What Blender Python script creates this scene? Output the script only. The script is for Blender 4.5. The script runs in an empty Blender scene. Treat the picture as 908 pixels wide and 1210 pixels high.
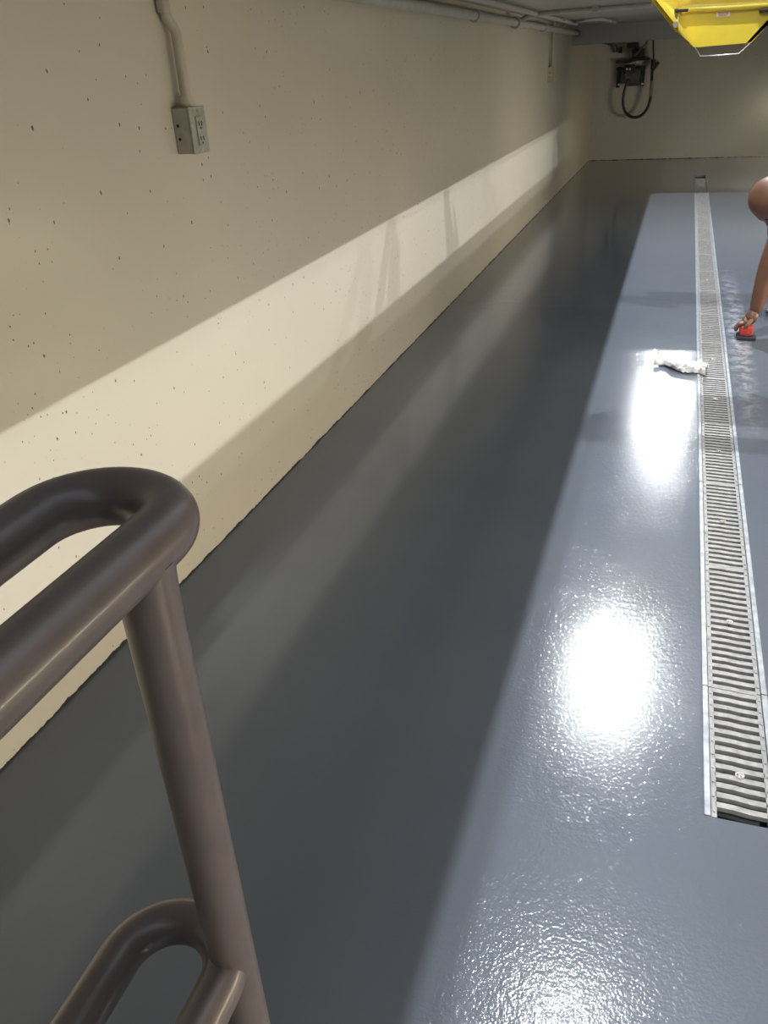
import bpy, bmesh, math, random
from mathutils import Vector, Matrix, noise
random.seed(7)
C = bpy.context.scene.collection
S = 1.19            # metres per layout unit (the camera stands one unit above the pit floor)
M1 = 1.0 / S        # one metre in layout units
PI = math.pi

# ------------------------------------------------------------------ camera
YAW, PITCH, ROLL, FPX = .3500, -.4976, .0611, 955.55
def rotm(a, b, c):
    Y = Matrix(((math.cos(a), -math.sin(a), 0), (math.sin(a), math.cos(a), 0), (0, 0, 1)))
    P = Matrix(((1, 0, 0), (0, math.cos(b), -math.sin(b)), (0, math.sin(b), math.cos(b))))
    R = Matrix(((math.cos(c), 0, math.sin(c)), (0, 1, 0), (-math.sin(c), 0, math.cos(c))))
    return Y @ P @ R
RM = rotm(YAW, PITCH, ROLL)
cam_d = bpy.data.cameras.new('camera'); cam = bpy.data.objects.new('camera', cam_d); C.objects.link(cam)
cr, cf, cu = RM.col[0], RM.col[1], RM.col[2]
m4 = Matrix(((cr.x, cu.x, -cf.x, 0), (cr.y, cu.y, -cf.y, 0), (cr.z, cu.z, -cf.z, S), (0, 0, 0, 1)))
cam.matrix_world = m4
cam_d.sensor_fit = 'AUTO'; cam_d.sensor_width = 36; cam_d.lens = 36 * FPX / 1210
cam_d.clip_start = .02; cam_d.clip_end = 100
bpy.context.scene.camera = cam
def at(u, v, Y):    # layout point seen at photo pixel (u, v) at distance Y down the pit
    d = RM @ Vector(((u - 454) / FPX, 1, -(v - 605) / FPX)); t = Y / d.y
    return Vector((d.x * t, Y, 1 + d.z * t))
def atx(u, v, X):
    d = RM @ Vector(((u - 454) / FPX, 1, -(v - 605) / FPX)); t = X / d.x
    return Vector((X, d.y * t, 1 + d.z * t))

# ------------------------------------------------------------------ materials
def newmat(name):
    m = bpy.data.materials.new(name); m.use_nodes = True
    nt = m.node_tree; b = nt.nodes['Principled BSDF']
    return m, nt, b
def N(nt, t, **kw):
    n = nt.nodes.new(t)
    for k, v in kw.items(): setattr(n, k, v)
    return n
def ramp(nt, fac, stops):
    r = N(nt, 'ShaderNodeValToRGB'); e = r.color_ramp.elements
    e[0].position, e[0].color = stops[0][0], (*stops[0][1], 1) if len(stops[0][1]) == 3 else stops[0][1]
    e[1].position, e[1].color = stops[-1][0], (*stops[-1][1], 1)
    for p, c in stops[1:-1]:
        x = e.new(p); x.color = (*c, 1)
    nt.links.new(fac, r.inputs[0]); return r.outputs[0]
def g(v): return (v, v, v)
def simple(name, col, rough=.5, metal=0, var=.15, scale=20, bump=.0, coat=0, spec=.5):
    m, nt, b = newmat(name)
    tc = N(nt, 'ShaderNodeTexCoord'); nz = N(nt, 'ShaderNodeTexNoise'); nz.inputs['Scale'].default_value = scale
    nz.inputs['Detail'].default_value = 5
    nt.links.new(tc.outputs['Object'], nz.inputs['Vector'])
    c = ramp(nt, nz.outputs['Fac'], [(.3, tuple(x * (1 - var) for x in col)), (.7, tuple(min(1, x * (1 + var)) for x in col))])
    nt.links.new(c, b.inputs['Base Color'])
    b.inputs['Roughness'].default_value = rough; b.inputs['Metallic'].default_value = metal
    b.inputs['Coat Weight'].default_value = coat; b.inputs['Coat Roughness'].default_value = .08
    b.inputs['Specular IOR Level'].default_value = spec
    if bump:
        bp = N(nt, 'ShaderNodeBump'); bp.inputs['Strength'].default_value = bump; bp.inputs['Distance'].default_value = .002
        nt.links.new(nz.outputs['Fac'], bp.inputs['Height']); nt.links.new(bp.outputs[0], b.inputs['Normal'])
    return m
def mix(nt, fac, a, b):
    x = N(nt, 'ShaderNodeMix', data_type='RGBA')
    if isinstance(fac, float): x.inputs[0].default_value = fac
    else: nt.links.new(fac, x.inputs[0])
    for s, v in ((6, a), (7, b)):
        if isinstance(v, tuple): x.inputs[s].default_value = (*v, 1)
        else: nt.links.new(v, x.inputs[s])
    return x.outputs[2]
def math_(nt, op, a, b=None, clamp=False):
    x = N(nt, 'ShaderNodeMath', operation=op, use_clamp=clamp)
    for i, v in enumerate((a, b)):
        if v is None: continue
        if isinstance(v, (int, float)): x.inputs[i].default_value = v
        else: nt.links.new(v, x.inputs[i])
    return x.outputs[0]
def noise_(nt, vec, scale, detail=4, rough=.5):
    n = N(nt, 'ShaderNodeTexNoise'); n.inputs['Scale'].default_value = scale
    n.inputs['Detail'].default_value = detail; n.inputs['Roughness'].default_value = rough
    nt.links.new(vec, n.inputs['Vector']); return n.outputs['Fac']
def specks(nt, vec, scale, keep, size):
    v = N(nt, 'ShaderNodeTexVoronoi', voronoi_dimensions='2D'); v.inputs['Scale'].default_value = scale
    nt.links.new(vec, v.inputs['Vector'])
    sx = N(nt, 'ShaderNodeSeparateColor'); nt.links.new(v.outputs['Color'], sx.inputs[0])
    rad = math_(nt, 'MULTIPLY', sx.outputs[1], size)
    near = math_(nt, 'LESS_THAN', v.outputs['Distance'], rad)
    return math_(nt, 'MULTIPLY', near, math_(nt, 'LESS_THAN', sx.outputs[0], keep))

def wall_mat(name, col, rough, spec_on=True, seam=False, axis='x'):
    m, nt, b = newmat(name)
    geo = N(nt, 'ShaderNodeNewGeometry'); pos = geo.outputs['Position']
    big = noise_(nt, pos, 1.3, 3)
    c = ramp(nt, big, [(.3, tuple(x * .95 for x in col)), (.7, tuple(min(1, x * 1.04) for x in col))])
    if spec_on:
        # pinholes and splashes in the painted concrete
        sx_ = N(nt, 'ShaderNodeSeparateXYZ'); nt.links.new(pos, sx_.inputs[0])
        cb = N(nt, 'ShaderNodeCombineXYZ'); nt.links.new(math_(nt, 'ADD', sx_.outputs[0], sx_.outputs[1]), cb.inputs[0])
        wob = math_(nt, 'MULTIPLY', noise_(nt, pos, 260, 2), .004)
        nt.links.new(math_(nt, 'ADD', math_(nt, 'MULTIPLY', sx_.outputs[2], .72), wob), cb.inputs[1]); pv = cb.outputs[0]
        d1 = specks(nt, pv, 11, .55, .036); d2 = specks(nt, pv, 27, .16, .075)
        cl = math_(nt, 'GREATER_THAN', noise_(nt, pos, 3.0, 2), .50)
        d3 = math_(nt, 'MULTIPLY', specks(nt, pv, 60, .17, .11), cl)
        dd = math_(nt, 'MAXIMUM', math_(nt, 'MAXIMUM', d1, d2), d3)
        c = mix(nt, math_(nt, 'MULTIPLY', dd, .9), c, (.05, .04, .03))
    if seam:
        sp = N(nt, 'ShaderNodeSeparateXYZ'); nt.links.new(pos, sp.inputs[0])
        h = math_(nt, 'MULTIPLY', math_(nt, 'SUBTRACT', noise_(nt, pos, 14, 6, .7), .34), .030)
        c = mix(nt, math_(nt, 'LESS_THAN', sp.outputs[2], h), c, (.035, .032, .03))
    nt.links.new(c, b.inputs['Base Color'])
    b.inputs['Roughness'].default_value = rough
    b.inputs['Coat Weight'].default_value = .35; b.inputs['Coat Roughness'].default_value = .22
    mp = N(nt, 'ShaderNodeMapping'); mp.inputs['Scale'].default_value = (1, 1, 3) if axis == 'y' else (1, 1, 1)
    nt.links.new(pos, mp.inputs[0])
    bp = N(nt, 'ShaderNodeBump'); bp.inputs['Strength'].default_value = .25; bp.inputs['Distance'].default_value = .003
    nt.links.new(noise_(nt, mp.outputs[0], 18, 5), bp.inputs['Height'])
    nt.links.new(bp.outputs[0], b.inputs['Normal'])
    return m

def floor_mat():
    m, nt, b = newmat('grey_epoxy_floor')
    geo = N(nt, 'ShaderNodeNewGeometry'); pos = geo.outputs['Position']
    sp = N(nt, 'ShaderNodeSeparateXYZ'); nt.links.new(pos, sp.inputs[0])
    big = noise_(nt, pos, 2.0, 4)
    c = ramp(nt, big, [(.3, (.108, .126, .157)), (.7, (.122, .140, .173))])
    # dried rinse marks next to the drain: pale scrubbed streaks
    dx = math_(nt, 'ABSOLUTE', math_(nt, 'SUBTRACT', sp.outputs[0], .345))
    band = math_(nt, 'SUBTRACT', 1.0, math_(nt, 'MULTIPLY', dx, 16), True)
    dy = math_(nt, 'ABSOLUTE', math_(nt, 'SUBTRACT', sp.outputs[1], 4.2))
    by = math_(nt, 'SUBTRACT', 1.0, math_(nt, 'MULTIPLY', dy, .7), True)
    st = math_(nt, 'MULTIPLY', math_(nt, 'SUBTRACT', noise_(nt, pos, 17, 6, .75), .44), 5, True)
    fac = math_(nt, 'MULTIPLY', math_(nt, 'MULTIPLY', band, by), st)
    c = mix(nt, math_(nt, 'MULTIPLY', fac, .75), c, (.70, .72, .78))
    s1 = specks(nt, pos, 6, .05, .022)
    c = mix(nt, s1, c, (.16, .12, .08))
    nt.links.new(c, b.inputs['Base Color'])
    rn = ramp(nt, noise_(nt, pos, 3.5, 5), [(.3, g(.10)), (.7, g(.14))])
    nt.links.new(rn, b.inputs['Roughness'])
    b.inputs['Specular IOR Level'].default_value = .2
    # orange-peel gloss with fine droplets, flatter further left where the paint is still smooth
    peel = noise_(nt, pos, 75, 3, .55); drops = noise_(nt, pos, 190, 2, .5); swell = noise_(nt, pos, 9, 2)
    wet = math_(nt, 'MULTIPLY', math_(nt, 'ADD', sp.outputs[0], .42), 4.0, True)
    hgt = math_(nt, 'ADD', math_(nt, 'MULTIPLY', peel, .00075), math_(nt, 'MULTIPLY', drops, .00060))
    hgt = math_(nt, 'MULTIPLY', hgt, math_(nt, 'ADD', math_(nt, 'MULTIPLY', wet, .8), .2))
    hgt = math_(nt, 'ADD', hgt, math_(nt, 'MULTIPLY', swell, .0005))
    bp = N(nt, 'ShaderNodeBump'); bp.inputs['Strength'].default_value = 1.0; bp.inputs['Distance'].default_value = 1.0
    nt.links.new(hgt, bp.inputs['Height']); nt.links.new(bp.outputs[0], b.inputs['Coat Normal'])
    b2 = N(nt, 'ShaderNodeBump'); b2.inputs['Strength'].default_value = .62; b2.inputs['Distance'].default_value = 1.0
    nt.links.new(hgt, b2.inputs['Height']); nt.links.new(b2.outputs[0], b.inputs['Normal'])
    b.inputs['Coat Weight'].default_value = .4; b.inputs['Coat Roughness'].default_value = .03
    return m

CREAM = (.60, .555, .46)
MW = wall_mat('cream_wall_paint', CREAM, .42, True, True)
MWF = wall_mat('cream_far_wall_paint', (.46, .44, .405), .35, True, True, 'y')
MC = wall_mat('grey_ceiling_paint', (.40, .40, .38), .5, False)
MF = floor_mat()
MDECK = simple('deck_concrete', (.35, .35, .34), .7, 0, .2, 5)
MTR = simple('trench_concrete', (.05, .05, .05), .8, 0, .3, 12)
MRAIL = simple('brown_grey_rail_enamel', (.135, .108, .102), .34, 0, .10, 30, .15, .15)
MGR = simple('galvanised_grate', (.27, .27, .27), .5, .2, .25, 60, .3)
MEDGE = simple('galvanised_edge_rail', (.30, .32, .35), .45, .35, .25, 40, .2)
MSCREW = simple('bright_screw', (.75, .72, .66), .22, .9, .05, 30)
MGALV = simple('painted_steel_box', (.40, .385, .35), .40, .25, .12, 50, .1)
MPLATE = simple('outlet_cover', (.43, .415, .38), .35, .3, .15, 70, .1)
MDARK = simple('dark_hole', (.01, .01, .01), .8, 0, .1, 10)
MPIPE = simple('cream_pipe_paint', (.50, .455, .37), .42, 0, .08, 20)
MCPIPE = simple('grey_pipe_paint', (.43, .43, .40), .40, 0, .10, 20)
MYEL = simple('yellow_enamel', (.78, .60, .05), .30, 0, .06, 12, .0, .6)
MRED = simple('pale_red_print', (.75, .25, .15), .5, 0, .1, 30)
MWHT = simple('white_print', (.85, .82, .75), .5, 0, .05, 30)
MBLK = simple('black_rubber', (.012, .012, .013), .38, 0, .2, 30)
MBMET = simple('black_metal', (.018, .018, .02), .35, .3, .2, 30)
MGMET = simple('grey_machine_paint', (.10, .10, .10), .4, .2, .2, 20)
MTAPE = simple('pale_hose_label', (.25, .2, .17), .6, 0, .1, 20)
MCLOTH = simple('white_cotton', (.86, .85, .83), .9, 0, .05, 60, .5)
MSTEEL = simple('white_enamel_housing', (.6, .6, .58), .4, 0, .05, 10)
MSKIN = simple('brown_skin', (.165, .078, .048), .45, 0, .10, 25, .1)
MSHIRT = simple('mauve_cotton', (.30, .13, .22), .85, 0, .1, 40, .4)
MPANTS = simple('navy_trousers', (.02, .022, .04), .85, 0, .1, 40, .4)
MSHOE = simple('dark_boot', (.02, .018, .016), .6, 0, .1, 30)
MPAD = simple('red_scouring_pad', (.50, .05, .045), .8, 0, .2, 90, .6)
MPADB = simple('dark_pad_base', (.03, .035, .05), .8, 0, .2, 90, .6)
def emis(name, col, s):
    m, nt, b = newmat(name)
    b.inputs['Base Color'].default_value = (*col, 1)
    b.inputs['Emission Color'].default_value = (*col, 1); b.inputs['Emission Strength'].default_value = s
    return m
MLAMP = emis('lamp_lens', (1, .97, .92), 6)
MFILLTUBE = emis('fill_tube_lens', (1, .93, .78), 5)  # glow of the added fill tubes

# ------------------------------------------------------------------ mesh helpers (layout units)
class MB:
    def __init__(s): s.bm = bmesh.new()
    def box(s, a, b, bev=0):
        a, b = Vector(a), Vector(b)
        r = bmesh.ops.create_cube(s.bm, size=1)
        for v in r['verts']:
            v.co = Vector(((a.x + b.x) / 2 + v.co.x * abs(b.x - a.x), (a.y + b.y) / 2 + v.co.y * abs(b.y - a.y), (a.z + b.z) / 2 + v.co.z * abs(b.z - a.z)))
        if bev:
            es = list({e for v in r['verts'] for e in v.link_edges})
            bmesh.ops.bevel(s.bm, geom=es, offset=bev, segments=2, affect='EDGES', profile=.5)
        return s
    def cyl(s, p, q, r, n=16, r2=None):
        p, q = Vector(p), Vector(q); d = q - p; r2 = r if r2 is None else r2
        k = bmesh.ops.create_cone(s.bm, cap_ends=True, segments=n, radius1=r, radius2=r2, depth=d.length)
        mt = Matrix.Translation((p + q) / 2) @ d.to_track_quat('Z', 'Y').to_matrix().to_4x4()
        bmesh.ops.transform(s.bm, matrix=mt, verts=k['verts']); return s
    def tube(s, pts, r, n=16, closed=False):
        pts = [Vector(p) for p in pts]; rings = []; up = None; N_ = len(pts)
        for i, p in enumerate(pts):
            if closed: t = (pts[(i + 1) % N_] - pts[i - 1]).normalized()
            else: t = (pts[min(i + 1, N_ - 1)] - pts[max(i - 1, 0)]).normalized()
            if up is None:
                up = Vector((0, 0, 1)) if abs(t.z) < .9 else Vector((1, 0, 0))
            up = (up - t * up.dot(t)).normalized(); sd = t.cross(up)
            rr = r[i] if isinstance(r, (list, tuple)) else r
            rings.append([s.bm.verts.new(p + (up * math.cos(2 * PI * k / n) + sd * math.sin(2 * PI * k / n)) * rr) for k in range(n)])
        for i in range(N_ if closed else N_ - 1):
            a, b = rings[i], rings[(i + 1) % N_]
            for k in range(n): s.bm.faces.new((a[k], a[(k + 1) % n], b[(k + 1) % n], b[k]))
        if not closed:
            s.bm.faces.new(rings[0][::-1]); s.bm.faces.new(rings[-1])
        return s
    def prism(s, poly, vec):
        a = [s.bm.verts.new(Vector(p)) for p in poly]; b = [s.bm.verts.new(Vector(p) + Vector(vec)) for p in poly]
        n = len(a); s.bm.faces.new(a[::-1]); s.bm.faces.new(b)
        for i in range(n): s.bm.faces.new((a[i], a[(i + 1) % n], b[(i + 1) % n], b[i]))
        return s
    def sphere(s, c, r, sc=(1, 1, 1), seg=16):
        k = bmesh.ops.create_uvsphere(s.bm, u_segments=seg, v_segments=seg // 2 + 2, radius=r)
        for v in k['verts']: v.co = Vector((v.co.x * sc[0], v.co.y * sc[1], v.co.z * sc[2])) + Vector(c)
        return s
    def build(s, name, mat, parent=None, smooth=None, origin=None):
        bmesh.ops.recalc_face_normals(s.bm, faces=s.bm.faces)
        o0 = Vector(origin) if origin is not None else (Vector(parent['_o']) if parent is not None else Vector((0, 0, 0)))
        if origin is None and parent is None:
            xs = [v.co for v in s.bm.verts]
            lo = Vector((min(v.x for v in xs), min(v.y for v in xs), min(v.z for v in xs))); hi = Vector((max(v.x for v in xs), max(v.y for v in xs), max(v.z for v in xs)))
            o0 = Vector(((lo.x + hi.x) / 2, (lo.y + hi.y) / 2, lo.z))
        for v in s.bm.verts: v.co = (v.co - o0) * S
        me = bpy.data.meshes.new(name); s.bm.to_mesh(me); s.bm.free()
        me.materials.append(mat)
        if smooth is not None:
            for p in me.polygons: p.use_smooth = True
            me.set_sharp_from_angle(angle=math.radians(smooth))
        o = bpy.data.objects.new(name, me); C.objects.link(o)
        if parent is not None: o.parent = parent; o['_o'] = parent['_o']
        else: o.location = o0 * S; o['_o'] = tuple(o0)
        return o
ALLT = []
def thing(name, base):
    o = bpy.data.objects.new(name, None); C.objects.link(o); o.empty_display_size = .1
    o.location = Vector(base) * S; o['_o'] = tuple(base); return o
def tag(o, label, cat, group=None):
    o['label'] = label; o['category'] = cat
    if group: o['group'] = group
    return o
def struct(mb, name, mat, **k):
    o = mb.build(name, mat, **k); o['kind'] = 'structure'; return o
def arc(c, u, v, r, a0, a1, n):
    c, u, v = Vector(c), Vector(u), Vector(v)
    return [c + (u * math.cos(a0 + (a1 - a0) * i / n) + v * math.sin(a0 + (a1 - a0) * i / n)) * r for i in range(n + 1)]

# ------------------------------------------------------------------ the pit
XL, XR, YF, YB, ZC = -.977, 1.357, 10.09, -2.2, 1.25     # walls, far and back ends, ceiling underside
SL, SR, SE, SB = -.168, .355, 6.73, -1.2                 # opening in the deck overhead
GX0, GX1, GY0, GY1 = .1372, .2450, .936, 8.62            # drain trench
TH = .20
fm = MB()
fm.box((XL - .1, YB - .1, -.12), (GX0, YF + .1, 0)); fm.box((GX1, YB - .1, -.12), (XR + .1, YF + .1, 0))
fm.box((GX0, YB - .1, -.12), (GX1, GY0, 0)); fm.box((GX0, GY1, -.12), (GX1, YF + .1, 0))
struct(fm, 'floor', MF)
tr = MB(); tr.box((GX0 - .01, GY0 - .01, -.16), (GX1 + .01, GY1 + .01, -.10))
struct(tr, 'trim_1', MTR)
struct(MB().box((XL - .12, YB, 0), (XL, YF, ZC + TH)), 'wall_left', MW)
struct(MB().box((XR, YB, 0), (XR + .12, YF, ZC + TH)), 'wall_right', MW)
struct(MB().box((XL - .12, YF, 0), (XR + .12, YF + .12, ZC + .9)), 'wall_far', MWF)
struct(MB().box((XL - .12, YB - .12, 0), (XR + .12, YB, ZC + TH)), 'wall_back', MW)
cm = MB()
cm.box((XL, YB, ZC), (SL, YF, ZC + TH)); cm.box((SR, YB, ZC), (XR, YF, ZC + TH))
cm.box((SL, SE, ZC), (SR, YF, ZC + TH)); cm.box((SL, YB, ZC), (SR, SB, ZC + TH))
struct(cm, 'ceiling', MC)
zb_ = at(750, 48.5, 8.0).z
struct(MB().box((XL, 8.0, zb_), (XR, 8.2, ZC)), 'trim_2', MC)          # downstand beam at the end of the opening
struct(MB().box((XL, SE + .02, ZC + TH), (XR, SE + .12, 1.462)), 'trim_3', MC)  # bay end wall over the beam
# unseen steel rails on both opening edges, the right one shapes the wall light
struct(MB().box((SR, SB, ZC + TH), (SR + .04, SE, 1.536)), 'trim_4', MGMET)
struct(MB().box((SL - .045, SB, ZC + TH), (SL - .012, SE, 1.50)), 'trim_5', MGMET)

# ------------------------------------------------------------------ drain grates
JY = [GY0] + [1.237 + .42 * k for k in range(18)]
def grate(y0, y1, first=False):
    t = thing('drain_grate', ((GX0 + GX1) / 2, (y0 + y1) / 2, -.02))
    gap = .0015; xa, xb = GX0 + .011, GX1 - .011; yc = (y0 + y1) / 2; xc = (xa + xb) / 2
    mb = MB(); zt, zb = -.0008, -.009
    mb.box((xa, y0 + gap, zb), (xa + .0075, y1 - gap, zt)); mb.box((xb - .0075, y0 + gap, zb), (xb, y1 - gap, zt))
    for q in range(10):                                        # little side lugs seen along the bars
        y = y0 + (y1 - y0) * (q + .5) / 10
        mb.box((xa + .0015, y - .004, -.0009), (xa + .005, y + .004, .0006)); mb.box((xb - .005, y - .004, -.0009), (xb - .0015, y + .004, .0006))
    p = .0205; n = int((y1 - y0 - .006) / p); off = ((y1 - y0) - n * p) / 2
    for i in range(n + 1):
        y = y0 + off + i * p
        if first and y < y0 + .018: continue
        b = .0052; k = .0030                                   # shallow zigzag bars
        xs = [xa + .006, xc - .010, xc + .010, xb - .006]; ys = [y, y - k * .2, y - k, y - k * 1.2]
        top = [(x, yy + b) for x, yy in zip(xs, ys)] + [(x, yy - b) for x, yy in reversed(list(zip(xs, ys)))]
        mb.prism([(x, yy, zb) for x, yy in top], (0, 0, zt - zb))
    mb.build('bar_panel', MGR, t)
    if not first or True:
        sy = 1.032 if first else yc
        s = MB().cyl((xc, sy, -.0085), (xc, sy, .0006), .0072, 20).cyl((xc, sy, .0), (xc, sy, .0022), .0055, 20, .003)
        s.build('screw', MSCREW, t, 40)
    return t
first = grate(JY[0], JY[1], True)
tag(first, 'short cut drain grate at the near end of the floor channel', 'grate', 'galvanised grates in the floor channel')
proto = grate(JY[1], JY[2])
ordw = ['second', 'third', 'fourth', 'fifth', 'sixth', 'seventh', 'eighth', 'ninth', 'tenth', 'eleventh', 'twelfth', 'thirteenth', 'fourteenth', 'fifteenth', 'sixteenth', 'seventeenth', 'eighteenth']
for k in range(1, 18):
    if k == 1: r = proto
    else:
        r = proto.copy(); C.objects.link(r)
        for ch in list(proto.children):
            c = ch.copy(); C.objects.link(c); c.parent = r
        r.location = proto.location + Vector((0, .42 * (k - 1) * S, 0))
    lab = 'galvanised slotted drain grate, %s from the near end of the floor channel' % ordw[k - 1]
    if k == 17: lab = 'last galvanised drain grate, in the shade at the far end of the channel'
    if k == 5: lab = 'galvanised drain grate the crumpled white rag lies against, fifth after the short one'
    tag(r, lab, 'grate', 'galvanised grates in the floor channel')
ch_ = thing('drain_channel', ((GX0 + GX1) / 2, (GY0 + GY1) / 2, -.1))
for s, x in ((0, GX0), (1, GX1 - .010)):
    mb = MB(); y = GY0; j = 0
    while y < GY1 - .01:
        y2 = min(y + .84 if j else 1.237 + .0, GY1); mb.box((x, y + .001, -.05), (x + .010, y2 - .001, .0012), .0012); y = y2; j += 1
    mb.build('edge_rail', MEDGE, ch_)
for q_ in (GY0, GY1 - .003): MB().box((GX0 + .0105, q_, -.05), (GX1 - .0105, q_ + .003, -.018)).build('end_plate', MTR, ch_)
ml = MB()
for s in (0, 1):
    x0 = GX0 + .010 if s == 0 else GX1 - .016
    ml.box((x0, GY0, -.022), (x0 + .006, GY1, -.0095))
ml.build('ledge', MTR, ch_)
tag(ch_, 'long galvanised drain channel frame set in the grey floor around the grates', 'drain')

# ------------------------------------------------------------------ handrail
def uloop(z, xn, xf, yend, yback, r):
    c = ((xn + xf) / 2, yend, z); R_ = (xn - xf) / 2
    pts = [(xn, yback + (yend - yback) * i / 8, z) for i in range(8)]
    pts += arc(c, (1, 0, 0), (0, 1, 0), R_, 0, PI, 28)
    pts += [(xf, yend - (yend - yback) * i / 8, z) for i in range(1, 9)]
    return MB().tube(pts, r, 32)
RX, RXF, PY, RR = -.270, -.360, .327, .0178
hr = thing('guard_rail', (RX, PY, 0))
uloop(.765, RX, RXF, .345, -1.6, RR + .0015).build('top_rail', MRAIL, hr, 60)
uloop(.386, RX, RXF, .302, -1.6, RR).build('mid_rail', MRAIL, hr, 60)
for y in (PY, -.95):
    p = MB(); p.tube([(RX, y, z) for z in (0.002, .2, .4, .6, .72, .745, .76)], [RR, RR, RR, RR, RR, RR * 1.03, RR * 1.08], 32)
    p.build('post', MRAIL, hr, 60)
    p = MB(); p.cyl((RX, y, 0), (RX, y, .008), .045, 28); 
    for a in range(4): p.cyl((RX + .033 * math.cos(a * PI / 2 + .7), y + .033 * math.sin(a * PI / 2 + .7), 0), (RX + .033 * math.cos(a * PI / 2 + .7), y + .033 * math.sin(a * PI / 2 + .7), .014), .005, 6)
    p.build('base_flange', MRAIL, hr, 40)
tag(hr, 'brown-grey round pipe guard rail with looped ends at the near left', 'railing')

# ------------------------------------------------------------------ outlets and conduits on the left wall
def outlet(base_y, z0, z1, w, depth, near):
    t = thing('outlet_box', (XL, base_y + w / 2, z0))
    y0, y1 = base_y, base_y + w
    MB().box((XL, y0, z0), (XL + depth, y1, z1), .0025 if near else .001).build('box_body', MGALV if near else MPIPE, t)
    MB().box((XL + depth, y0 - .001, z0 - .001), (XL + depth + .004, y1 + .001, z1 + .001), .0015).build('cover_plate', MPLATE if near else MPIPE, t)
    f = MB(); yc = (y0 + y1) / 2; zc = (z0 + z1) / 2; hh = (z1 - z0)
    f.box((XL + depth + .004, yc - w * .20, z0 + hh * .16), (XL + depth + .0075, yc + w * .20, z0 + hh * .80), .0015)
    fo = f.build('receptacle', MPLATE, t)
    h = MB()
    for zz in (.32, .64):
        for dy in (-.09, .09): h.box((XL + depth + .0074, yc + dy * w - .0015, z0 + hh * zz - .004), (XL + depth + .0079, yc + dy * w + .0015, z0 + hh * zz + .004))
        h.cyl((XL + depth + .0070, yc, z0 + hh * (zz - .10)), (XL + depth + .0079, yc, z0 + hh * (zz - .10)), .0022, 10)
    h.build('socket_slots', MDARK, fo)
    for zz in (.06, .92):
        MB().cyl((XL + depth + .003, yc, z0 + hh * zz), (XL + depth + .0058, yc, z0 + hh * zz), .0034, 12).build('screw', MSCREW, t, 40)
    for zz in (.33, .62):
        MB().cyl((XL + depth * .28, y0 - .0007, z0 + hh * zz), (XL + depth * .28, y0 + .001, z0 + hh * zz), .0030, 14).build('knockout_hole', MDARK, t)
    return t
ob = outlet(1.578, .8740, .9590, .060, .037, True)
tag(ob, 'large near grey steel outlet box with holes under the thick wall conduit', 'outlet')
# near conduit: straight drop, offset bend near the ceiling
yc = 1.606; r = .0105; xo = XL + .022
pts = [(xo, yc, .962), (xo, yc, 1.0), (xo, yc, 1.088), (xo - .004, yc - .004, 1.100), (xo - .009, yc - .012, 1.114), (xo - .010, yc - .014, 1.13), (xo - .010, yc - .016, 1.2499)]
cd = thing('conduit', (xo, yc, .962))
MB().tube(pts, r, 20).build('pipe', MPIPE, cd, 60)
MB().cyl((xo, yc, .9595), (xo, yc, .979), r * 1.28, 20).cyl((xo, yc, .9595), (xo, yc, .966), r * 1.5, 6).build('connector', MPIPE, cd, 50)
MB().cyl((xo - .010, yc - .016, 1.122), (xo - .010, yc - .016, 1.15), r * 1.25, 20).build('coupling', MPIPE, cd, 50)
tag(cd, 'thick cream painted conduit rising from the near outlet box', 'conduit')
fz = atx(652, 97, XL + .02); fz2 = atx(652, 79, XL + .02)
ob2 = outlet(fz.y - .06, fz.z, fz2.z, .10, .045, False)
tag(ob2, 'small far outlet box high on the left wall near the far corner', 'outlet')
c2 = thing('conduit', (XL + .02, fz.y, fz2.z))
MB().tube([(XL + .022, fz.y - .01, fz2.z), (XL + .022, fz.y - .01, 1.12), (XL + .022, fz.y - .01, 1.2499)], .011, 12).build('pipe', MPIPE, c2, 60)
MB().cyl((XL + .022, fz.y - .01, fz2.z), (XL + .022, fz.y - .01, fz2.z + .02), .015, 12).build('connector', MPIPE, c2, 50)
tag(c2, 'thin pale conduit dropping to the small far outlet box', 'conduit')
# run of pipe under the ceiling along the left wall
pr = thing('ceiling_pipe', (XL + .05, 5, 1.19))
MB().tube([(XL + .045, y * .5 + 1, 1.197) for y in range(0, 18)], .019, 16).build('pipe', MCPIPE, pr, 60)
for y in (2.2, 4.1, 6.1, 8.0, 9.3):
    MB().cyl((XL + .045, y, 1.197), (XL + .045, y + .05, 1.197), .026, 16).build('coupling', MCPIPE, pr, 50)
tag(pr, 'grey painted pipe running along the top of the left wall under the ceiling', 'pipe')
pr2 = thing('ceiling_pipe', (XL + .16, 5, 1.22))
MB().tube([(XL + .15, 1 + y * .5, 1.232) for y in range(0, 13)], .012, 12).build('pipe', MCPIPE, pr2, 60)
for y in (3.4, 6.2): MB().box((XL + .125, y, 1.225), (XL + .175, y + .03, 1.2499)).build('clamp', MCPIPE, pr2)
tag(pr2, 'thinner grey pipe clamped to the ceiling beside the left wall pipe', 'pipe')
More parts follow.
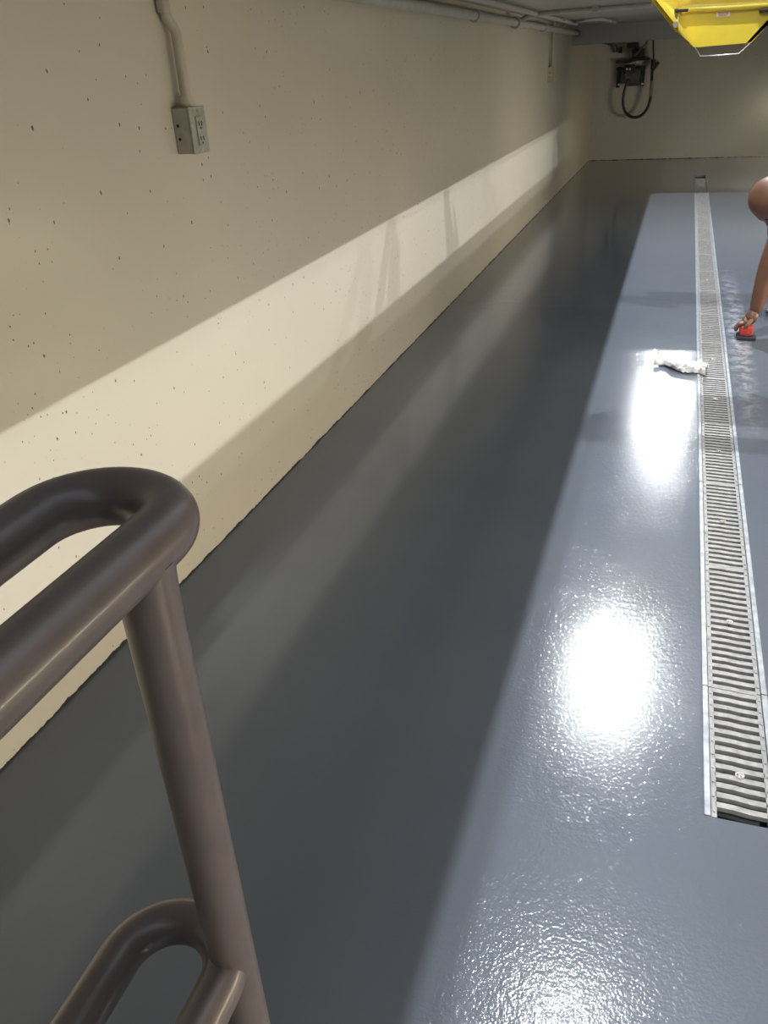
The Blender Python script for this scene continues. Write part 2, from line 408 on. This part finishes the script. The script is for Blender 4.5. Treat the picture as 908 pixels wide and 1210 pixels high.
# cross pipe with clamp seen near the top, and the curved branch past it
a = Vector((XL + .06, 5.15, 1.222)); 
cp = thing('branch_pipe', a)
MB().tube([(XL + .05, 5.15, 1.197), (XL + .10, 5.15, 1.222), (XL + .2, 5.15, 1.232), (XL + .5, 5.15, 1.232), (SL - .06, 5.15, 1.232)], .013, 12).build('pipe', MCPIPE, cp, 60)
for x in (XL + .12, XL + .45): MB().box((x, 5.12, 1.218), (x + .03, 5.18, 1.2499)).build('clamp', MCPIPE, cp)
MB().cyl((XL + .045, 5.10, 1.197), (XL + .045, 5.20, 1.197), .030, 16).build('tee', MCPIPE, cp, 50)
tag(cp, 'grey branch pipe with clamps crossing the ceiling from the left wall pipe', 'pipe')
cp2 = thing('curved_pipe', (XL + .06, 6.6, 1.2))
pz = [(XL + .05, 6.9, 1.197), (XL + .06, 6.95, 1.225), (XL + .09, 6.93, 1.237), (XL + .17, 6.75, 1.236), (XL + .27, 6.55, 1.236), (XL + .36, 6.6, 1.236), (XL + .40, 6.8, 1.234), (XL + .40, 7.33, 1.232)]
MB().tube(pz, .010, 12).build('pipe', MCPIPE, cp2, 60)
MB().box((XL + .385, 6.95, 1.222), (XL + .415, 7.0, 1.2499)).build('clamp', MCPIPE, cp2)
tag(cp2, 'thin curved grey pipe looping over the ceiling above the small far outlet', 'pipe')

# ------------------------------------------------------------------ yellow jack cradle hanging in the opening
YJ = 3.5
jk = thing('yellow_cradle', (.095, YJ, 1.0))
def P(u, v, Y=YJ): return at(u, v, Y)
MB().prism([P(803, 14, YJ + .03), P(793, -30, YJ + .03), P(925, -42, YJ + .03), P(920, 10, YJ + .03)], (0, .02, 0)).build('upper_plate', MYEL, jk)
MB().prism([P(804, 16, YJ - .012), P(794, -30, YJ - .02), P(752, -26, YJ - .06), P(770, 0, YJ - .05), P(799.5, 39, YJ - .02)], (0, .008, 0)).build('wing_plate', MYEL, jk)
fp = [P(803, 14), P(799.5, 37), P(822, 56), P(887, 50.5), P(908, 29), P(916, 10)]
MB().prism(fp, (0, .02, 0)).build('end_plate', MYEL, jk)
MB().tube([P(806, 13, YJ - .01), P(812, 10.5, YJ - .01), P(860, 8.5, YJ - .01), P(920, 4.5, YJ - .01)], .011, 16).build('cross_tube', MYEL, jk, 60)
# wings flaring up to both edges of the opening, running back along it
wl = [P(822, 56), P(800, 34), P(770, 0), Vector((SL + .012, YJ, 1.262))]
def wing(x0, z0, x1, z1, t=.006):
    return [(x0, YJ - .06, z0), (x1, YJ - .06, z1), (x1 + t, YJ - .06, z1), (x0 + t, YJ - .06, z0)]
b0 = P(820, 56, YJ); 
wx1, wz1 = SL + .004, 1.195
MB().prism([(b0.x, YJ - .07, b0.z), (wx1, YJ - .07, wz1), (wx1, YJ - .07, 1.262), (wx1 + .014, YJ - .07, 1.262), (wx1 + .014, YJ - .07, wz1 + .004), (b0.x + .012, YJ - .07, b0.z + .004)], (0, .06, 0)).build('side_panel', MYEL, jk)
MB().prism([(.19 - b0.x, YJ - .0, b0.z), (.19 - wx1 - .008, YJ - .0, wz1), (.19 - wx1 - .008, YJ - .0, 1.262), (.19 - wx1 - .022, YJ - .0, 1.262), (.19 - wx1 - .022, YJ - .0, wz1 + .004), (.19 - b0.x - .012, YJ - .0, b0.z + .004)], (0, .05, 0)).build('side_panel', MYEL, jk)
MB().box((SL + .0005, YJ - .07, 1.256), (SR - .0005, YJ - .02, 1.28)).build('carrier_bar', MYEL, jk)
MB().tube([P(822, 56, YJ - .008), P(827.5, 66.5, YJ - .008), P(850, 65.3, YJ - .008), P(873.5, 63.5, YJ - .008), P(887, 51, YJ - .008)], .0021, 8).build('wire_loop', MSCREW, jk, 60)
k_ = P(819, 49, YJ - .004)
MB().cyl(k_, k_ + Vector((0, -.018, 0)), .0125, 20).cyl(k_ + Vector((0, -.016, 0)), k_ + Vector((0, -.026, 0)), .008, 16).build('knob', MYEL, jk, 40)
k2 = P(799, 29, YJ - .075)
MB().cyl(k2, k2 + Vector((0, .03, 0)), .0095, 16).build('bolt', MSCREW, jk, 40)
for u in (806, 906):
    q = P(u, 12.5, YJ - .022)
    MB().box(q + Vector((-.022, 0, -.005)), q + Vector((.022, .014, .005)), .002).build('bracket', MBMET, jk)
q = P(798, 22, YJ - .02); MB().box(q + Vector((-.006, 0, -.03)), q + Vector((.008, .01, .03)), .002).build('latch', MGMET, jk)
q = P(855, 17, YJ - .0015)
lb = MB().box(q + Vector((-.022, 0, -.007)), q + Vector((.022, .002, .007))).build('sticker', MWHT, jk)
lt = MB()
for i, (w, z) in enumerate(((.017, .0035), (.016, -.0005), (.013, -.0042))): lt.box(q + Vector((-w, -.0006, z - .0010)), q + Vector((w, .0002, z + .0010)))
lt.build('sticker_print', MRED, lb)
tag(jk, 'glossy yellow steel cradle hanging through the ceiling opening at the top right', 'jack')

# ------------------------------------------------------------------ hose unit on the far wall
YH = YF - .10
hu = thing('hose_unit', at(748, 105, YF))
def Q(u, v, dy=0): return at(u, v, YH - dy)
def qb(mb, u0, v0, u1, v1, dy0, dy1, bev=0):
    a, b = Q(u0, v1), Q(u1, v0); mb.box((a.x, YF - dy1, a.z), (b.x, YF - dy0, b.z), bev); return mb
b = MB(); qb(b, 728, 79, 734, 104, 0, .05); qb(b, 758, 78, 763, 102, 0, .05); qb(b, 728, 78, 763, 83, 0, .06); b.build('bracket', MBMET, hu)
b = MB(); qb(b, 728, 71, 747, 75, .0, .10); qb(b, 744, 68, 768, 72.5, .0, .09); b.build('cross_arm', MBMET, hu)
b = MB(); c0, c1 = Q(740, 92), Q(757, 90)
b.cyl((c0.x, YF - .12, (c0.z + c1.z) / 2), (c1.x, YF - .12, (c0.z + c1.z) / 2), .085, 28); b.build('motor', MGMET, hu, 40)
b = MB(); qb(b, 741, 50, 756, 57, 0, .16, .01); qb(b, 747, 57, 763, 69, 0, .13, .01); b.build('pump_head', MBMET, hu)
b = MB(); qb(b, 731, 55, 736, 63, 0, .08); b.build('valve_block', MBMET, hu)
b = MB(); qb(b, 738, 76, 752, 87, .1, .17, .01); b.build('valve_block', MBMET, hu)
for (u, v) in ((742, 81.5), (745.5, 81.5), (753.5, 73.5), (731.5, 100), (759.5, 99)):
    p_ = Q(u, v); MB().cyl((p_.x, YF - .16 if v < 90 and v > 75 else YF - .1, p_.z), (p_.x, YF - .2 if v < 90 and v > 75 else YF - .05, p_.z), .010, 12).build('bolt', MSCREW, hu, 40)
hp = [(746, 87, .18), (744.5, 92, .19), (741, 100, .2), (738.2, 110, .2), (737, 120, .2), (738.5, 129, .2), (743, 135.5, .2), (750, 138.3, .2), (757, 137, .2), (763, 132, .2), (767.5, 124, .2), (769.8, 114, .2), (770.8, 105, .18), (771, 96, .16), (771.2, 84, .14), (772, 76, .12)]
cpts = [Vector((Q(u, v).x, YF - d, Q(u, v).z)) for u, v, d in hp]
def smoothpath(p, it=2):
    for _ in range(it):
        q = [p[0]]
        for a, b in zip(p, p[1:]): q += [a * .75 + b * .25, a * .25 + b * .75]
        p = q + [p[-1]]
    return p
MB().tube(smoothpath(cpts), .0145, 14).build('hose', MBLK, hu, 60)
MB().cyl(cpts[-5] + Vector((0, 0, .0)), cpts[-3], .017, 14).build('hose_label', MTAPE, hu, 60)
b = MB(); q0, q1 = Q(772, 82), Q(773, 70); b.cyl((q0.x, YF - .12, q0.z), (q1.x, YF - .12, q1.z), .024, 14)
q2, q3 = Q(775, 80), Q(779, 73); b.cyl((q2.x - .03, YF - .12, q2.z - .02), (q3.x, YF - .12, q3.z), .020, 12); b.build('hose_coupling', MBLK, hu, 50)
q4 = Q(771, 47); MB().tube([(q1.x, YF - .12, q1.z), ((q1.x + q4.x) / 2 + .004, YF - .11, (q1.z + q4.z) / 2), (q4.x, YF - .10, ZC)], .009, 10).build('riser_hose', simple('green_rubber', (.02, .035, .028), .5), hu, 60)
MB().tube(smoothpath([Vector((Q(750, 66).x, YF - .14, Q(750, 66).z)), Vector((Q(758, 58).x, YF - .15, Q(758, 58).z)), Vector((Q(766, 50).x, YF - .14, Q(766, 50).z)), Vector((Q(768, 47).x, YF - .14, ZC))]), .012, 10).build('inlet_pipe', MGMET, hu, 60)
hu.location.y -= .012
tag(hu, 'black hose unit with a hanging loop of hose on the far wall', 'hose')
pl = MB().tube(smoothpath([Vector((XL + .02, YF - .45, 1.18)), Vector((XL + .10, YF - .12, 1.15)), Vector((XL + .2, YF - .04, 1.12)), Vector((Q(726.5, 62).x, YF - .04, Q(726.5, 62).z))]), .022, 12).build('supply_pipe', MGMET, None, 60)
tag(pl, 'dark supply pipe from the left corner to the hose unit on the far wall', 'pipe')

# ------------------------------------------------------------------ crumpled white rag
def rag():
    a0, a1 = Vector((.000, 3.035)), Vector((.168, 2.955)); n, mcount = 90, 44
    bm = bmesh.new(); rows = []
    for i in range(n + 1):
        t = i / n; row = []
        c = a0.lerp(a1, t)
        c.y += .016 * math.sin(t * 8.5 + .6) - .006; wid = .014 + .027 * min(1, t * 1.7) * (1 - .35 * t) + .012 * noise.noise(Vector((t * 5, 1, 3)))
        for j in range(mcount + 1):
            s = j / mcount * 2 - 1
            q = Vector((t * 3.2, s * 1.5, .7)); nx = noise.noise(q); ny = noise.noise(q + Vector((9, 2, 4)))
            rid = 1 - abs(noise.noise(Vector((t * 4.2 + s * 1.1, s * 2.6 - t * 2.5, 2.2)))) * 2.6
            rid2 = 1 - abs(noise.noise(Vector((t * 9 - s * 2, s * 3.4 + t * 4, 7.7)))) * 2.6
            hump = max(0, 1 - s * s) ** .4
            edge = .012 * noise.noise(Vector((t * 11, (s > 0) * 5, 1.5))) * abs(s)
            x = c.x + .020 * nx + (.010 * ny if 0 < t < 1 else 0); y = c.y + s * (wid + edge) + .012 * ny
            z = .004 + hump * (.010 + .019 * max(0, rid) + .010 * max(0, rid2)) * (.55 + .6 * t)
            if t < .12: z += (.12 - t) * .22 * hump
            row.append(bm.verts.new((x, y, z)))
        rows.append(row)
    for i in range(n):
        for j in range(mcount): bm.faces.new((rows[i][j], rows[i + 1][j], rows[i + 1][j + 1], rows[i][j + 1]))
    mb = MB(); mb.bm.free(); mb.bm = bm
    o = mb.build('cleaning_rag', MCLOTH, None, 180, origin=(.08, 3.0, 0))
    sm = o.modifiers.new('thick', 'SOLIDIFY'); sm.thickness = .002; sm.offset = 1
    sb = o.modifiers.new('sub', 'SUBSURF'); sb.levels = 1; sb.render_levels = 1
    tag(o, 'crumpled white cotton rag lying on the wet floor against the drain', 'rag')
rag()

# ------------------------------------------------------------------ person kneeling at the right edge
def skinmesh(name, pts, edges, rad, mat, parent, root=0, sub=2):
    me = bpy.data.meshes.new(name); o0 = Vector(parent['_o'])
    me.from_pydata([(Vector(p) / S - o0) * S for p in pts], edges, []); me.materials.append(mat)
    o = bpy.data.objects.new(name, me); C.objects.link(o); o.parent = parent
    sk = o.modifiers.new('skin', 'SKIN'); sk.use_smooth_shade = True
    for i, r_ in enumerate(rad):
        rr = r_ if isinstance(r_, tuple) else (r_, r_)
        me.skin_vertices[0].data[i].radius = rr; me.skin_vertices[0].data[i].use_root = (i == root)
    s2 = o.modifiers.new('sub', 'SUBSURF'); s2.levels = sub; s2.render_levels = sub
    return o
hand = at(887, 380, 3.43) * S; elbow = at(906, 318, 3.44) * S; sh1 = at(928, 268, 3.46) * S
head_c = at(916.5, 236, 3.62) * S
hand.z = max(hand.z, .075)
psn = thing('person', (hand.x / S + .45, 3.6, 0))
wrist = hand + Vector((.012, 0, .03))
sh2 = sh1 + Vector((.05, .36, .02))
neck = head_c + Vector((.14, .02, -.05)); chest = (sh1 + sh2) / 2 + Vector((.06, 0, -.01))
pel = chest + Vector((.50, 0, .02))
pts = [pel, chest + Vector((.22, 0, .03)), chest, neck, neck + Vector((-.05, 0, .02)),
       sh1, elbow + Vector((.005, 0, 0)), wrist, sh2, sh2 + Vector((.07, .04, -.24)), Vector((sh2.x + .12, sh2.y + .02, .07)),
       pel + Vector((.02, -.11, -.02)), Vector((pel.x - .08, pel.y - .13, .065)), Vector((pel.x + .34, pel.y - .13, .055)),
       pel + Vector((.02, .11, -.02)), Vector((pel.x - .08, pel.y + .13, .065)), Vector((pel.x + .34, pel.y + .13, .055))]
pts.append(wrist + Vector((.012, .0, .11)))
edges = [(0, 1), (1, 2), (2, 3), (3, 4), (2, 5), (5, 6), (6, 17), (17, 7), (2, 8), (8, 9), (9, 10), (0, 11), (11, 12), (12, 13), (0, 14), (14, 15), (15, 16)]
rad = [.13, .12, .12, .055, .05, .060, .046, .029, .058, .042, .029, .085, .058, .035, .085, .058, .035, .037]
body = skinmesh('body', pts, edges, rad, MSKIN, psn)
# head: skull, jaw, brow, nose, ears as one sculpted mesh
def headmesh():
    bm = bmesh.new(); bmesh.ops.create_uvsphere(bm, u_segments=40, v_segments=28, radius=1)
    for v in bm.verts:
        d = v.co.normalized(); x, y, z = d
        r_ = Vector((.098 * x, .078 * y, .118 * z))           # x = face forward
        if z < 0: r_.y *= 1 - .28 * (-z) ** 1.3; r_.x *= 1 - .10 * (-z)
        if x < 0: r_.x *= 1.06
        def bumpf(px, py, pz, s, a): return a * math.exp(-((x - px) ** 2 + (y - py) ** 2 + (z - pz) ** 2) / s ** 2)
        out = bumpf(.97, 0, -.18, .13, .026) + bumpf(.93, .22, .22, .16, .006) + bumpf(.93, -.22, .22, .16, .006) + bumpf(.82, 0, -.58, .14, .007) + bumpf(.6, 0, -.85, .22, .008)
        out -= bumpf(.90, .33, .03, .12, .010) + bumpf(.90, -.33, .03, .12, .010)
        out += bumpf(0, 1, -.08, .17, .020) + bumpf(0, -1, -.08, .17, .020)
        v.co = r_ + d * out
    return bm
hb = headmesh()
tilt = Matrix.Rotation(math.radians(180), 4, 'Z') @ Matrix.Rotation(math.radians(74), 4, 'Y')
bmesh.ops.transform(hb, matrix=Matrix.Translation(head_c) @ tilt, verts=hb.verts)
for v in hb.verts: v.co /= S
mb = MB(); mb.bm.free(); mb.bm = hb; mb.build('head', MSKIN, psn, 180)
for sy in (1, -1):
    e = Matrix.Translation(head_c) @ tilt @ Vector((.079, .029 * sy, .004)); MB().sphere(e / S, .011 / S).build('eye', MDARK, psn, 180)
# hand: palm and five bent fingers closed on the pad
hd = Vector((-.55, -.10, -.83)).normalized(); sd_ = Vector((-.15, -.98, .05)).normalized(); nm = hd.cross(sd_).normalized()
if nm.z < 0: nm = -nm
palm0 = wrist; palm1 = wrist + Vector((-.035, -.005, -.035))
hpts = [palm0 + Vector((.006, 0, .028)), palm0.lerp(palm1, .4), palm1]; hed = [(0, 1), (1, 2)]; hra = [(.030, .030), (.040, .030), (.040, .023)]
for k, (o_, L) in enumerate(((-.028, .062), (-.010, .072), (.009, .068), (.027, .052))):
    b_ = palm1 + sd_ * o_ * -1; q1_ = b_ + Vector((-.024, 0, -.004)) * (L / .07); q2_ = q1_ + Vector((-.012, 0, -.020)) * (L / .07); q3_ = q2_ + Vector((.004, 0, -.016)) * (L / .07)
    i = len(hpts); hpts += [b_, q1_, q2_, q3_]; hed += [(2, i), (i, i + 1), (i + 1, i + 2), (i + 2, i + 3)]; hra += [.0105, .010, .0092, .008]
i = len(hpts); tb = palm0.lerp(palm1, .35) + Vector((0, -.030, -.004)); hpts += [tb, tb + Vector((-.014, -.020, -.018)), tb + Vector((-.026, -.018, -.036))]
hed += [(1, i), (i, i + 1), (i + 1, i + 2)]; hra += [.012, .010, .0085]
skinmesh('hand', hpts, hed, hra, MSKIN, psn)
rh = Vector(pts[10]); hpts2 = [rh, rh + Vector((-.05, 0, -.045)), rh + Vector((-.08, 0, -.052))]; hed2 = [(0, 1), (1, 2)]; hra2 = [(.027, .024), (.034, .016), (.034, .012)]
for o_, L in ((-.03, .06), (-.01, .07), (.01, .068), (.03, .052)):
    i = len(hpts2); b_ = hpts2[2] + Vector((0, o_, 0)); hpts2 += [b_, b_ + Vector((-L * .5, o_ * .3, .004)), b_ + Vector((-L, o_ * .5, -.004))]; hed2 += [(2, i), (i, i + 1), (i + 1, i + 2)]; hra2 += [.0095, .0085, .0075]
i = len(hpts2); hpts2 += [rh + Vector((-.03, .04, -.045)), rh + Vector((-.06, .06, -.054))]; hed2 += [(1, i), (i, i + 1)]; hra2 += [.011, .009]
skinmesh('hand', hpts2, hed2, hra2, MSKIN, psn)
# clothes follow the body
skinmesh('sleeveless_top', [pts[0] + Vector((.04, 0, .01)), pts[1], pts[2] + Vector((.0, 0, 0)), pts[5] + Vector((.035, .04, .0)), pts[8] + Vector((.035, -.04, 0)), at(911, 280, 3.52) * S], [(0, 1), (1, 2), (2, 3), (2, 4), (2, 5)], [.142, .134, .130, .068, .068, .045], MSHIRT, psn)
skinmesh('trousers', [pts[0]] + [p for p in pts[11:17]], [(0, 1), (1, 2), (2, 3), (0, 4), (4, 5), (5, 6)], [.152, .105, .070, .046, .105, .070, .046], MPANTS, psn)
for k in (13, 16):
    f0 = pts[k] + Vector((.04, 0, .0))
    skinmesh('boot', [f0 + Vector((-.06, 0, 0)), f0 + Vector((.03, 0, .01)), f0 + Vector((.06, 0, -.01)), f0 + Vector((.05, 0, .0)) + Vector((.02, 0, -.015))], [(0, 1), (1, 2), (2, 3)], [.05, .05, .045, .036], MSHOE, psn)
tag(psn, 'bare-armed person in mauve top crouching at the right edge, scrubbing beside the drain', 'person')
pd0 = Vector((hand.x - .016, hand.y - .02, 0)) / S
pd = thing('scrubbing_pad', pd0)
MB().box(pd0 + Vector((-.030, -.038, .0)), pd0 + Vector((.040, .038, .014)), .004).build('dark_base', MPADB, pd, 40)
MB().box(pd0 + Vector((-.022, -.030, .014)), pd0 + Vector((.026, .030, .052)), .008).build('red_sponge', MPAD, pd, 40)
tag(pd, 'red scrubbing pad with dark base held down on the floor by the person', 'scrubber')

# ------------------------------------------------------------------ lamps
def area(name, loc, size, power, col, rot=(0, 0, 0), shape='DISK', sy=None, parent=None):
    l = bpy.data.lights.new(name, 'AREA'); l.shape = shape; l.size = size; l.energy = power; l.color = col
    if sy: l.size_y = sy
    o = bpy.data.objects.new(name, l); C.objects.link(o); o.location = loc; o.rotation_euler = rot
    if parent: o.parent = parent
    return o
ZL = 3.5
lampspec = []
for y, p_ in ((2.5, 125), (5.42, 280)): lampspec.append((-.108, y, p_, .05))
lampspec.append((.15, 11.7, 300, .06)); lampspec.append((-.19, -.9, 75, .05)); lampspec.append((-.19, -1.8, 75, .05))
for y in (.2, 2.6, 5.0): lampspec.append((2.36, y, 150, .035))
lampspec.append((2.25, 5.8, 100, .035))
def lampfix(x, y, pw, d, lab, rz=0, tilt=0):
    t = thing('high_bay_lamp', (x, y, ZL))
    hb = MB(); prof = [(.0, .34), (.045, .34), (.05, .22), (.07, .19), (.12, .10), (.155, .02), (.155, .0)]
    bm = hb.bm; rings = [[bm.verts.new((x + r_ * math.cos(2 * PI * k / 28), y + r_ * math.sin(2 * PI * k / 28), ZL + z)) for k in range(28)] for r_, z in prof[1:]]
    for a_, b_ in zip(rings, rings[1:]):
        for k in range(28): bm.faces.new((a_[k], a_[(k + 1) % 28], b_[(k + 1) % 28], b_[k]))
    bm.faces.new(rings[0])
    hb.build('shade', MSTEEL, t, 40)
    MB().cyl((x, y, ZL + .012), (x, y, ZL + .02), .145, 28).build('lens', MLAMP, t)
    MB().cyl((x, y, ZL + .34), (x, y, ZL + .62), .012, 8).build('hanger', MSTEEL, t)
    area('lamp_light', (0, 0, .004), d * S, pw, (.97, .985, 1), parent=t)
    tag(t, lab, 'lamp', 'high bay lamps over the opening'); return t
for i, (x, y, pw, d) in enumerate(lampspec):
    lampfix(x, y, pw, d, 'white high bay lamp hanging above the opening, out of frame overhead')
for x in (-.13, 2.33):
    struct(MB().box((x - .06, -2.1, ZL + .62), (x + .06, 12.2, ZL + .70)), 'trim_%d' % (6 if x < 0 else 7), MSTEEL)
# unseen tube-shaped fill lights added along the right wall to brighten the pit
for i, (y, tp) in enumerate(((.0, 11), (1.4, 11), (3.4, 12), (5.6, 12), (7.7, 16))):
    t = thing('fill_fixture', (XR - .04, y, .30))
    MB().box((XR - .05, y - .5, .31), (XR, y + .5, .42), .006).build('housing', MSTEEL, t)
    MB().tube([(XR - .065, y - .48, .365), (XR - .065, y + .48, .365)], .016, 12).build('tube', MFILLTUBE, t, 60)
    area('fill_tube_light', ((XR - .09 - XR + .04) * S, 0, .06 * S), .06, tp, (1, .88, .66), (0, math.radians(72), math.radians(-52) if y > 7 else 0), 'RECTANGLE', 1.1, t).data.spread = math.radians(115)  # last fill light is turned to brighten the far wall
    tag(t, 'added white tube-shaped fill light along the right wall of the pit, out of frame', 'lamp', 'added fill lights on the right wall')

# ------------------------------------------------------------------ world and colour
w = bpy.data.worlds.new('world'); bpy.context.scene.world = w; w.use_nodes = True
nt = w.node_tree; bg = nt.nodes['Background']
tc = N(nt, 'ShaderNodeTexCoord'); sp = N(nt, 'ShaderNodeSeparateXYZ'); nt.links.new(tc.outputs['Generated'], sp.inputs[0])
c = ramp(nt, sp.outputs[2], [(0, (.50, .55, .62)), (1, (.68, .78, .90))]); nt.links.new(c, bg.inputs[0])
bg.inputs[1].default_value = 1.4
vs = bpy.context.scene.view_settings
vs.view_transform = 'Standard'; vs.look = 'None'; vs.gamma = 1; vs.exposure = 0.0; vs.use_curve_mapping = False
for o in bpy.data.objects:
    if '_o' in o: del o['_o']
